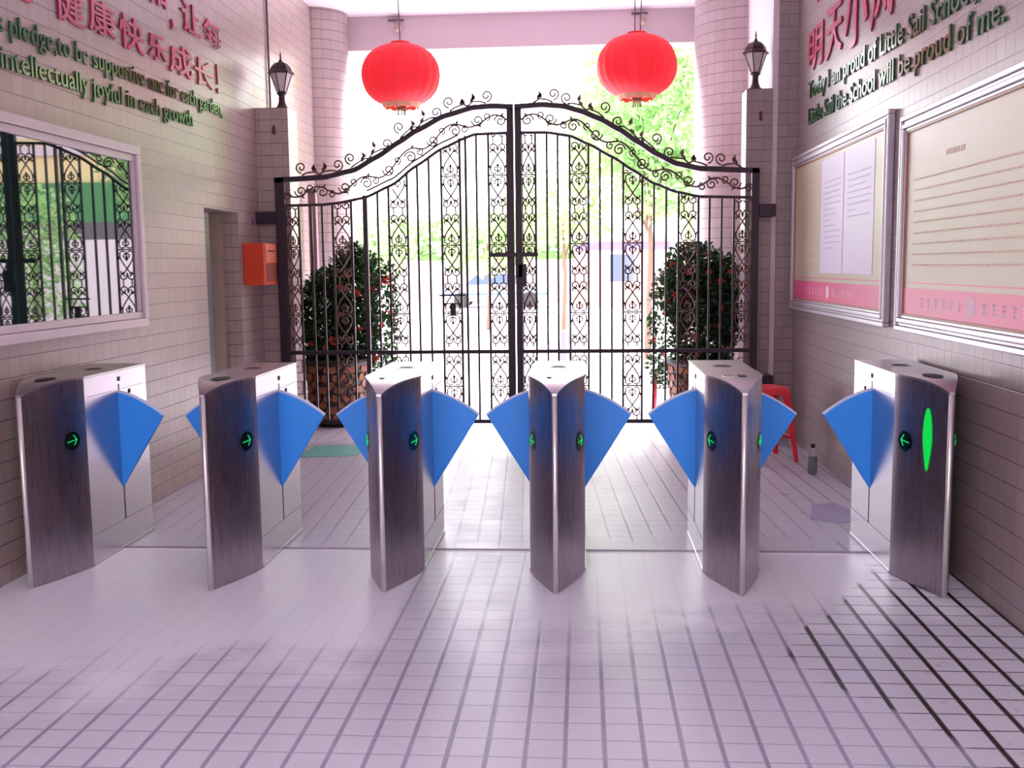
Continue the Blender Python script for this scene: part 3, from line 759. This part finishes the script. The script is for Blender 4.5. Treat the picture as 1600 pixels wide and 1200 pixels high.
bxm(0.002, 0.030, A0 + 0.095, A1 - 0.095, B0 + 0.095, B1 - 0.095).build('glass_pane', gq.m, t)

# ------------------------------------------------------------ wall lettering
def text_mesh(body, size, depth, bold=0.0):
    cu = bpy.data.curves.new('txt', 'FONT'); cu.body = body; cu.size = size; cu.extrude = depth; cu.offset = bold
    cu.resolution_u = 3
    ob = bpy.data.objects.new('txt', cu); C.objects.link(ob)
    bpy.context.view_layer.update()
    dg = bpy.context.evaluated_depsgraph_get()
    me = bpy.data.meshes.new_from_object(ob.evaluated_get(dg)); bpy.data.objects.remove(ob)
    return me
def fit_text(name, body, ya, yb, za, zb, wall, mat, label, group, bold=0.0, tilt=0.0):
    """fits the text's own bounds to the rectangle (ya..yb, za..zb) on the wall; a line of English is split into words"""
    import bmesh
    words = body.split(' ') if ' ' in body else [body]
    full = text_mesh(body, 1.0, 0.5, bold)
    xs = [v.co.x for v in full.vertices]; ys = [v.co.y for v in full.vertices]
    if not xs: return None
    x0, x1, y0, y1 = min(xs), max(xs), min(ys), max(ys)
    loc = ((XL + 0.004) if wall == 'L' else (XR - 0.004), (ya + yb) / 2, (za + zb) / 2)
    par = None
    if len(words) > 1: par = empty(name, loc, label, 'lettering', group)
    for i, wd in enumerate(words):
        pre = ' '.join(words[:i]) + (' ' if i else '')
        me = text_mesh(wd, 1.0, 0.5, bold)
        off = 0.0
        if i:
            a = text_mesh(pre + wd, 1.0, 0.5, bold); off = max(v.co.x for v in a.vertices) - max(v.co.x for v in me.vertices)
        for v in me.vertices:
            u = (v.co.x + off - x0) / (x1 - x0); q = (v.co.y - y0) / (y1 - y0); dz = v.co.z
            zz_ = (q - 0.5) * (zb - za) + tilt * (u - 0.5) * abs(yb - ya)
            if wall == 'L': v.co = ((dz + 0.5) * 0.010, (u - 0.5) * (yb - ya), zz_)
            else: v.co = (-(dz + 0.5) * 0.010, -(u - 0.5) * (yb - ya), zz_)
        me.materials.append(mat)
        bm = bmesh.new(); bm.from_mesh(me); bmesh.ops.recalc_face_normals(bm, faces=bm.faces); bm.to_mesh(me); bm.free()
        o = bpy.data.objects.new('word' if par else name, me); C.objects.link(o)
        if par: o.parent = par
        else: o.location = loc; tag(o, label, 'lettering', group)
    return par
gL = 'red characters on the left wall'; gR = 'red characters on the right wall'
for ch, a, b, z0, z1, lab in (
    ('子', 5.36, 5.68, 3.035, 3.24, 'partly cropped red character before 健, by the upper left photo edge'),
    ('健', 5.77, 6.12, 3.03, 3.25, 'red character 健 above the green English line, left wall'),
    ('康', 6.18, 6.54, 3.05, 3.26, 'red character 康 between 健 and 快, left wall'),
    ('快', 6.59, 6.96, 3.04, 3.26, 'red character 快 between 康 and 乐, left wall'),
    ('乐', 7.03, 7.34, 3.06, 3.24, 'red character 乐 between 快 and 成, left wall'),
    ('成', 7.39, 7.84, 3.03, 3.25, 'red character 成 between 乐 and 长, left wall'),
    ('长', 7.87, 8.28, 3.03, 3.24, 'red character 长, last before the exclamation mark, left wall'),
    ('！', 8.36, 8.41, 3.03, 3.26, 'thin red exclamation mark ending the left wall slogan'),
    ('让', 7.66, 8.03, 3.385, 3.61, 'red character 让 in the upper row, left wall'),
    ('，', 7.45, 7.50, 3.33, 3.41, 'small red comma before 让, upper row, left wall'),
    ('和', 7.02, 7.39, 3.44, 3.68, 'cropped red character left of the comma, upper row, left wall'),
    ('每', 8.10, 8.48, 3.38, 3.58, 'red character 每 ending the upper row, left wall')):
    fit_text('wall_character', ch, a, b, z0, z1, 'L', M['magenta'], lab, gL, 0.012)
fit_text('wall_lettering', "tary's pledge,to be supportive one for each garden,", 4.85, 8.45, 2.80, 2.955, 'L', M['green_ltr'], "green English line ending 'for each garden,' on the left wall", 'green English lines, left wall', 0.006, 0.012)
fit_text('wall_lettering', "and intellectually joyful in each growth", 4.85, 7.78, 2.625, 2.775, 'L', M['green_ltr'], "green and silvery English line ending 'growth', just above the display case", 'green English lines, left wall', 0.006, 0.018)
for ch, a, b, z0, z1, lab in (
    ('明', 8.44, 8.94, 3.17, 3.50, 'red character 明 above the word Today, right wall'),
    ('天', 7.84, 8.33, 3.15, 3.52, 'red character 天 next after 明, right wall'),
    ('小', 7.16, 7.78, 3.10, 3.58, 'large red character 小 next after 天, right wall'),
    ('风', 6.60, 7.10, 3.10, 3.54, 'red character cropped by the top photo edge, after 小'),
    ('今', 8.42, 8.92, 3.68, 4.10, 'cropped red stroke above 明 at the top photo edge')):
    fit_text('wall_character', ch, a, b, z0, z1, 'R', M['magenta'], lab, gR, 0.012)
fit_text('wall_lettering', 'Today I am proud of Little Sail School,to', 5.0, 8.93, 2.86, 3.04, 'R', M['green_ltr'], "green English line beginning 'Today I am proud' on the right wall", 'green English lines, right wall', 0.008, -0.030)
fit_text('wall_lettering', 'Little Sail the School will be proud of me.', 4.88, 8.91, 2.665, 2.84, 'R', M['green_ltr'], "green English line beginning 'Little' just above the notice boards", 'green English lines, right wall', 0.008, -0.020)

# ------------------------------------------------------------ orange letter box
t = empty('letter_box', (XL + 0.001, 9.04, 1.46), 'orange red metal letter box on the left wall beside the doorway', 'letter box')
MB().box(0, 0.185, -0.19, 0.19, 0, 0.37).build('box_body', M['orange'], t, bevel=0.008)
lb = bxm(0.186, 0.192, -0.15, 0.17, 0.20, 0.36).build('slot_plate', M['orange_pale'], t); 
bxm(0.1925, 0.195, -0.10, 0.12, 0.295, 0.308).build('letter_slot', M['slot'], lb)
bxm(0.186, 0.189, -0.13, 0.15, 0.03, 0.19).build('door_recess', M['orange_dark'], t)

# conduit, sticker, hooks, small spotlights
o = MB().tube([(0, 0, 0), (0, 0, ZC - 3.0)], 0.010, 8).build('conduit_pipe', M['wire'], None, (XL + 0.0145, 9.78, 3.0)); tag(o, 'thin grey conduit running up the left wall behind the lamp', 'pipe')
o = MB().tube([(0, 0, 0), (0.003, 0, 0)], 0.035, 18, smooth=False).build('round_sticker', plain('purple_sticker', rgb(176, 90, 160), 0.5), None, (XL + 0.0005, 9.16, 2.03)); tag(o, 'faint purple round sticker above the letter box', 'sticker')
for (x, y, z, lab) in ((-2.80, 9.349, 2.86, 'small rusty hook on the front of the left pillar'), (1.585, 9.419, 2.90, 'small rusty hook on the front of the right pillar')):
    t = MB().box(-0.012, 0.012, -0.01, 0, -0.04, 0.04).tube([(0, -0.01, -0.02), (0, -0.045, -0.03), (0, -0.045, 0.01)], 0.006, 6).build('pillar_hook', plain('rusty_iron', rgb(96, 52, 46), 0.7) if 'rusty_iron' not in bpy.data.materials else bpy.data.materials['rusty_iron'], None, (x, y, z)); tag(t, lab, 'hook', 'hooks on the gate pillars')
for (x, lab) in ((-2.08, 'small pale spotlight fixed to the beam behind the left lantern wire'), (0.68, 'small pale spotlight fixed to the beam behind the right lantern wires')):
    t = empty('beam_spotlight', (x, 11.93, 4.36), lab, 'spotlight', 'spotlights under the far beam')
    bxm(-0.12, 0.06, -0.02, 0, 0.03, 0.05).build('bracket', M['wire'], t)
    MB().tube([(0, -0.01, 0.03), (0, -0.05, 0.0)], 0.012, 8).tube([(0, -0.04, 0.01), (0.0, -0.10, -0.08)], 0.035, 12, 0.045).build('spot_head', plain('beige_spot_head', rgb(176, 150, 148), 0.5) if 'beige_spot_head' not in bpy.data.materials else bpy.data.materials['beige_spot_head'], t)

# ------------------------------------------------------------ red stool, bottle, scraps
def stool(x, y, rz, label):
    t = empty('plastic_stool', (x, y, 0), label, 'stool', None, rz)
    s = MB(); H = 0.60; w_ = 0.16
    # seat ring with a handle slot
    def rr(w0, n=8, c=0.05):
        out = []
        for (sx, sy, a0) in ((1, 1, 0), (-1, 1, PI / 2), (-1, -1, PI), (1, -1, 1.5 * PI)):
            for i in range(n + 1):
                a = a0 + PI / 2 * i / n; out.append((sx * (w0 - c) + c * math.cos(a), sy * (w0 - c) + c * math.sin(a)))
        return out
    o_ = rr(w_, 6, 0.07); N = len(o_)
    hole = [(0.055 * math.cos(math.atan2(p[1], p[0])), 0.022 * math.sin(math.atan2(p[1], p[0]))) for p in o_]
    low = rr(w_ + 0.012, 6, 0.075)
    vs = [(p[0] * 0.93, p[1] * 0.93, H) for p in o_] + [(p[0], p[1], H) for p in hole] + [(p[0], p[1], H - 0.012) for p in o_] + [(p[0], p[1], H - 0.055) for p in low] + [(p[0], p[1], H - 0.02) for p in hole]
    fs = []
    for i in range(N):
        j = (i + 1) % N
        fs += [(i, j, N + j, N + i), (i, 2 * N + i, 2 * N + j, j), (2 * N + i, 3 * N + i, 3 * N + j, 2 * N + j), (N + i, N + j, 4 * N + j, 4 * N + i)]
    s.add(vs, fs, True); s.build('seat', M['red_plastic'], t)
    for sx in (-1, 1):
        for sy in (-1, 1):
            l = MB(); a, b = w_ - 0.01, w_ + 0.045
            p0 = [(sx * (a - 0.075), sy * a), (sx * a, sy * a), (sx * a, sy * (a - 0.075)), (sx * (a - 0.008), sy * (a - 0.075)), (sx * (a - 0.008), sy * (a - 0.008)), (sx * (a - 0.075), sy * (a - 0.008))]
            p1 = [(sx * (b - 0.035), sy * b), (sx * b, sy * b), (sx * b, sy * (b - 0.035)), (sx * (b - 0.008), sy * (b - 0.035)), (sx * (b - 0.008), sy * (b - 0.008)), (sx * (b - 0.035), sy * (b - 0.008))]
            l.add([(p[0], p[1], H - 0.05) for p in p0] + [(p[0], p[1], 0) for p in p1], [(i, (i + 1) % 6, 6 + (i + 1) % 6, 6 + i) for i in range(6)] + [(0, 1, 2, 3, 4, 5), (11, 10, 9, 8, 7, 6)])
            l.build('leg', M['red_plastic'], t)
    rg = MB()
    for (a, b) in (((-1, -1), (1, -1)), ((1, -1), (1, 1)), ((1, 1), (-1, 1)), ((-1, 1), (-1, -1))):
        k = w_ + 0.02; rg.tube([(a[0] * k, a[1] * k, 0.20), (b[0] * k, b[1] * k, 0.20)], 0.008, 6)
    rg.build('stretcher', M['red_plastic'], t)
stool(1.49, 8.42, 0.25, 'coral red plastic stool with a handle slot, by the right wall')

t = empty('drink_bottle', (1.748, 7.82, 0), 'small plastic drink bottle with greenish liquid, on floor by right wall', 'bottle')
bq = NT('clear_bottle_plastic', 0.08); bq.b.inputs['Base Color'].default_value = (0.75, 0.85, 0.85, 1); bq.b.inputs['Transmission Weight'].default_value = 0.85; bq.b.inputs['IOR'].default_value = 1.2
lq = plain('green_yellow_liquid', rgb(96, 120, 104), 0.2)
MB().lathe([(0.03, 0.001), (0.036, 0.01), (0.036, 0.13), (0.034, 0.15), (0.014, 0.195), (0.013, 0.205)], (0, 0, 0), 20).build('bottle_body', bq.m, t)
MB().lathe([(0.028, 0.004), (0.034, 0.012), (0.034, 0.125), (0.033, 0.128)], (0, 0, 0), 20).build('liquid', lq, t)
MB().lathe([(0.0165, 0.2), (0.0165, 0.228), (0.014, 0.23)], (0, 0, 0), 16).build('bottle_cap', M['black'], t)

def scrap(name, pts, mat, label, cat, h=0.003):
    mb = MB(); n = len(pts); cx = sum(p[0] for p in pts) / n; cy_ = sum(p[1] for p in pts) / n
    vs = [(p[0] - cx, p[1] - cy_, h * (0.5 + R.random())) for p in pts] + [(p[0] - cx, p[1] - cy_, 0) for p in pts] + [(0, 0, h * 2)]
    mb.add(vs, [(i, (i + 1) % n, 2 * n) for i in range(n)] + [(i, n + i, n + (i + 1) % n, (i + 1) % n) for i in range(n)] + [tuple(range(2 * n - 1, n - 1, -1))])
    o = mb.build(name, mat, None, (cx, cy_, -0.0035)); return tag(o, label, cat)
scrap('plastic_scrap', [(1.43, 6.42), (1.52, 6.78), (1.68, 6.83), (1.74, 6.62), (1.70, 6.35), (1.57, 6.30)], plain('crumpled_lilac_plastic', rgb(176, 168, 206), 0.25), 'crumpled pale lilac plastic scrap on the floor before the bottle', 'litter', 0.006)
scrap('floor_mat', [(-2.50, 8.45), (-1.95, 8.55), (-1.88, 9.05), (-2.42, 9.0)], None or plain('teal_mat', rgb(120, 190, 180), 0.6), 'teal mat lying in front of the left planter', 'mat', 0.004)

# ------------------------------------------------------------ shrubs in planters behind the gate
def leaves(mb, cx, cy_, cz, rx, ry, rz, n, size, shell=0.55, seed=1):
    q = random.Random(seed)
    for i in range(n):
        while True:
            a, b, c = q.uniform(-1, 1), q.uniform(-1, 1), q.uniform(-1, 1)
            d = abs(a) ** 3 + abs(b) ** 3 + abs(c) ** 3
            if d < 1 and d > shell * q.random(): break
        p = Vector((cx + a * rx, cy_ + b * ry, cz + c * rz))
        L = size * q.uniform(0.6, 1.3); up = Vector((q.gauss(0, 1), q.gauss(0, 1), q.gauss(0.3, 0.8))).normalized()
        sd = up.cross(Vector((q.gauss(0, 1), q.gauss(0, 1), q.gauss(0, 1)))).normalized(); nn = up.cross(sd)
        tip = p + up * L; m1 = p + up * L * 0.45 + sd * L * 0.28 + nn * L * 0.08; m2 = p + up * L * 0.45 - sd * L * 0.28 + nn * L * 0.08
        mb.add([p, m1, tip, m2], [(0, 1, 2), (0, 2, 3)])
def planter(x, y, rad, h, label):
    t = empty('potted_shrub', (x, y, 0), label, 'potted plant', 'potted red flowered shrubs behind the gate')
    MB().lathe([(rad * 0.82, 0), (rad * 0.86, 0.05), (rad * 0.82, 0.07), (rad * 0.9, h * 0.5), (rad * 0.97, h - 0.06), (rad * 1.05, h - 0.05), (rad * 1.05, h), (rad * 0.92, h), (rad * 0.90, h - 0.05)], (0, 0, 0), 36).build('pot', M['dark_pot'], t)
    rel = MB(); nr, nc = 3, 10
    for i in range(nr):
        zc = 0.15 + (h - 0.27) * i / (nr - 1); rr = rad * (0.84 + 0.13 * zc / h) + 0.004
        for k in range(nc):
            a = 2 * PI * (k + 0.5 * (i % 2)) / nc; pr = h * 0.155
            for m_ in range(5):
                b = 2 * PI * m_ / 5 + PI / 2
                pts = []
                for (u, v) in ((0.3, 0), (0.62, 0.40), (1.02, 0.20), (1.02, -0.20), (0.62, -0.40)):
                    du = (u * math.cos(b) - v * math.sin(b)) * pr; dv = (u * math.sin(b) + v * math.cos(b)) * pr
                    aa = a + du / rr; pts.append(((rr + 0.010) * math.cos(aa), (rr + 0.010) * math.sin(aa), zc + dv))
                inn = [((p[0]) * (rr - 0.006) / (rr + 0.010), p[1] * (rr - 0.006) / (rr + 0.010), p[2]) for p in pts]
                rel.add(pts + inn, [(0, 1, 2, 3, 4)] + [(i_, (i_ + 1) % 5, 5 + (i_ + 1) % 5, 5 + i_) for i_ in range(5)])
        
    rel.build('flower_relief', M['brown_pot'], t)
    MB().lathe([(rad * 0.90, h - 0.05), (rad * 0.5, h - 0.035), (0.001, h - 0.03)], (0, 0, 0), 24).build('soil', plain('dark_soil', rgb(40, 28, 24), 0.9) if 'dark_soil' not in bpy.data.materials else bpy.data.materials['dark_soil'], t)
    return t
def shrub(t, z0, blobs, seed, nfl):
    blobs = [(a, b, c + z0, rx, ry, rz, n) for a, b, c, rx, ry, rz, n in blobs]
    mb = MB()
    for i, (a, b, c, rx, ry, rz, n) in enumerate(blobs): leaves(mb, a, b, c, rx, ry, rz, n, 0.062, 0.4, seed + i)
    mb.build('foliage', M['leaf'], t)
    st = MB(); q = random.Random(seed)
    for i in range(9):
        bl = blobs[i % len(blobs)]
        st.tube([(q.uniform(-.05, .05), q.uniform(-.05, .05), z0 - 0.04), (bl[0] * 0.4 + q.uniform(-.1, .1), q.uniform(-.1, .1), z0 + (bl[2] - z0) * 0.5), (bl[0] + q.uniform(-.1, .1), q.uniform(-.1, .1), bl[2] + 0.1)], 0.012, 5, 0.005)
    st.build('stems', M['bark'], t)
    for i in range(nfl):
        bl = blobs[i % len(blobs)]; a = q.uniform(-0.9 * PI, 0.02); el = q.uniform(-0.9, 0.9)
        p = (bl[0] + bl[3] * 0.95 * math.cos(a) * math.cos(el), bl[1] + bl[4] * 0.98 * math.sin(a) * math.cos(el), bl[2] + bl[5] * 0.95 * math.sin(el))
        f = MB()
        for k in range(6):
            b = 2 * PI * k / 6; r_ = q.uniform(0.022, 0.036)
            f.add([(0, 0, 0), (r_ * math.cos(b - .45), -0.012, r_ * math.sin(b - .45)), (1.25 * r_ * math.cos(b), -0.02, 1.25 * r_ * math.sin(b)), (r_ * math.cos(b + .45), -0.012, r_ * math.sin(b + .45)), (0, 0.006, 0)], [(0, 1, 2, 3), (4, 3, 2, 1)])
        f.build('flower', M['petal'], t, p)
pl = planter(-2.53, 10.36, 0.33, 0.68, 'dark red-flowered shrub in a brown relief planter, behind the left gate leaf')
pr_ = planter(1.15, 10.30, 0.30, 0.66, 'dark red-flowered shrub in a brown relief planter, behind the right gate leaf')
shrub(pl, 0.65, [(-0.08, 0, 0.40, 0.26, 0.24, 0.54, 4200), (0.20, 0.02, 0.58, 0.24, 0.25, 0.62, 4200), (0.42, 0.22, 0.42, 0.18, 0.24, 0.62, 1200)], 11, 30)
shrub(pr_, 0.63, [(0.06, 0, 0.40, 0.30, 0.26, 0.56, 4200), (-0.04, 0.05, 0.76, 0.32, 0.26, 0.42, 3000), (-0.30, 0.2, 0.30, 0.18, 0.24, 0.62, 1100), (0.26, 0.0, 0.60, 0.16, 0.24, 0.45, 1400)], 31, 30)
# post with a cap behind the gate on the left
t = empty('gate_stop_post', (-2.86, 10.85, 0), 'brown square post with a flat cap behind the left gate leaf', 'post')
bxm(-0.04, 0.04, -0.04, 0.04, 0, 2.40).build('post_shaft', plain('brown_painted_post', rgb(146, 112, 122), 0.5), t)
bxm(-0.055, 0.055, -0.055, 0.055, 2.40, 2.44).build('post_cap', M['iron'], t)
# red pole leaning by the right planter
o = MB().tube([(0, 0, 0), (0.02, 0, 0.52)], 0.032, 10, 0.022).build('red_bollard', M['red_plastic'], None, (0.74, 10.72, 0)); tag(o, 'short red post standing beside the right planter', 'bollard')

# ------------------------------------------------------------ outdoors beyond the arch
def cone(x, y, label):
    t = empty('traffic_cone', (x, y, -0.01), label, 'cone')
    bxm(-0.2, 0.2, -0.2, 0.2, 0, 0.04).build('cone_base', plain('grey_cone_base', rgb(90, 84, 110), 0.6), t)
    MB().lathe([(0.15, 0.04), (0.03, 0.75), (0.02, 0.76)], (0, 0, 0), 20).build('cone_body', plain('grey_cone_body', rgb(150, 140, 170), 0.6), t)
cone(-0.25, 13.6, 'faded grey traffic cone outside, just right of the gate centre')
def tree(x, y, h, blobs, label, seed, size, tr=0.06):
    t = empty('street_tree', (x, y, 0), label, 'tree', 'trees beyond the gate')
    mb = MB()
    for i, (a, b, c, rx, ry, rz, n) in enumerate(blobs): leaves(mb, a, b, c, rx, ry, rz, n, size, 0.2, seed + i)
    mb.build('crown', M['tree_leaf'], t)
    tk = MB(); tk.tube([(0, 0, 0), (0.05, 0, h * 0.5), (0, 0, h)], tr, 10, tr * 0.5)
    for bl in blobs: tk.tube([(0, 0, h * 0.6), (bl[0] * 0.5, bl[1] * 0.5, (h * 0.6 + bl[2]) / 2 + 0.2), (bl[0], bl[1], bl[2])], tr * 0.4, 6, tr * 0.12)
    tk.build('trunk', M['bark'], t)
tree(1.1, 17.5, 3.6, [(-0.2, 0, 4.6, 0.95, 0.9, 0.8, 1300), (0.5, 0.2, 3.7, 0.9, 0.9, 0.8, 1300), (0.15, -0.2, 2.95, 0.7, 0.8, 0.6, 900), (-0.75, 0.1, 3.6, 0.6, 0.6, 0.6, 500), (0.9, 0.3, 5.2, 0.7, 0.6, 0.7, 600)], 'tall leafy tree outside, behind the right lantern', 51, 0.17)
tree(-0.45, 24, 2.6, [(0, 0, 2.9, 1.1, 0.9, 0.9, 800), (0.9, 0.4, 4.6, 1.0, 0.8, 0.8, 500)], 'round green tree outside, just right of the gate centre post', 61, 0.2)
tree(-2.4, 26, 2.2, [(0, 0, 2.2, 1.3, 0.9, 0.8, 1100), (0.9, 0, 2.6, 0.8, 0.7, 0.7, 500)], 'low green tree outside, seen just left of the centre post', 71, 0.18)
tree(-5.3, 25, 2.0, [(0, 0, 2.0, 1.2, 0.9, 0.7, 900), (-1.0, 0, 1.5, 0.8, 0.6, 0.7, 500)], 'low green tree outside above the left planter', 81, 0.18)
tree(1.9, 14.2, 1.9, [(0, 0, 2.2, 0.5, 0.5, 0.6, 700), (-0.15, 0, 1.4, 0.45, 0.4, 0.5, 500)], 'small tree outside, above the right planter', 91, 0.11, 0.06)
hd = MB(); hd.box(-9.3, 9.3, -0.5, 0.5, 0, 2.2); leaves(hd, 0, 0, 2.7, 9.5, 0.8, 1.2, 6000, 0.32, 0.0, 5)
o = hd.build('hedge', M['tree_leaf'], None, (-7.5, 47.5, 0)); tag(o, 'long clipped green hedge along the far side of the street', 'hedge')
# low pale wall beyond the street
o = bxm(-18, 14, -0.15, 0.15, 0, 1.9).build('boundary_wall', M['pale'], None, (0, 45.5, -0.01)); tag(o, 'low pale boundary wall in front of the hedge across the street', 'wall')
# parked car
t = empty('parked_car', (-3.4, 41.0, -0.01), 'pale parked car across the street, seen between the gate bars', 'car')
cb = MB(); cb.prism([(-2.1, 0.25), (-2.1, 0.75), (-1.35, 0.85), (-0.85, 1.32), (0.75, 1.35), (1.35, 0.9), (2.05, 0.8), (2.1, 0.25)], 'y', -0.85, 0.85)
cb.build('car_body', plain('pale_silver_car_paint', rgb(200, 196, 215), 0.25), t, bevel=0.05)
cw = MB(); cw.prism([(-1.2, 0.9), (-0.8, 1.27), (0.7, 1.30), (1.15, 0.92)], 'y', -0.865, 0.865); cw.build('car_windows', plain('blue_grey_car_glass', rgb(70, 86, 120), 0.1), t)
bxm(-2.08, 2.08, -0.868, 0.868, 0.5, 0.58).build('side_stripe', plain('blue_side_moulding', rgb(70, 100, 180), 0.4), t)
for xx in (-1.35, 1.35):
    for yy in (-0.8, 0.8):
        MB().tube([(xx, yy - 0.1, 0.31), (xx, yy + 0.1, 0.31)], 0.31, 20, smooth=False).build('wheel', M['black'], t)
# far buildings: one in the direct view, one that the display case mirrors
def building(x0, x1, y0, y1, h, wallm, label, floors, cols, band=None):
    t = empty('street_building', ((x0 + x1) / 2, (y0 + y1) / 2, -0.01), label, 'building', 'buildings across the street')
    W2, D2 = (x1 - x0) / 2, (y1 - y0) / 2
    bxm(-W2, W2, -D2, D2, 0, h).build('walls', wallm, t)
    bxm(-W2 - 0.2, W2 + 0.2, -D2 - 0.2, D2 + 0.2, h, h + 0.25).build('roof', M['beam'], t)
    for i in range(floors):
        for k in range(cols):
            cx = -W2 + 2 * W2 * (k + 0.5) / cols; z = 0.9 + i * (h - 0.4) / floors
            wv = bxm(cx - 0.55, cx + 0.55, -D2 - 0.03, -D2 + 0.02, z, z + 1.2).build('window', M['frame_white'], t)
            bxm(cx - 0.48, cx + 0.48, -D2 - 0.04, -D2 - 0.031, z + 0.07, z + 1.13).build('pane', plain('street_window_glass', rgb(80, 90, 110), 0.1) if 'street_window_glass' not in bpy.data.materials else bpy.data.materials['street_window_glass'], wv)
    if band:
        for (za, zb, m_) in band: bxm(-W2 - 0.02, W2 + 0.02, -D2 - 0.08, -D2 - 0.045, za, zb).build('facade_band', m_, t)
    return t
building(-0.3, 3.4, 40.5, 43.5, 2.6, plain('pink_render', rgb(236, 176, 170), 0.8), 'low pink building outside, right of the gate centre', 1, 1, [(2.2, 2.5, plain('slate_band', rgb(96, 88, 120), 0.6))])
building(2.5, 14.5, 20.5, 26, 7.2, plain('pale_yellow_render', rgb(226, 204, 156), 0.8), 'pale yellow building seen only mirrored in the display case glass', 2, 6,
         [(2.6, 3.4, plain('green_sign_band', rgb(70, 130, 80), 0.6)), (2.25, 2.6, M['wire']), (0.0, 2.25, M['pale']), (3.95, 4.15, M['beam'])])
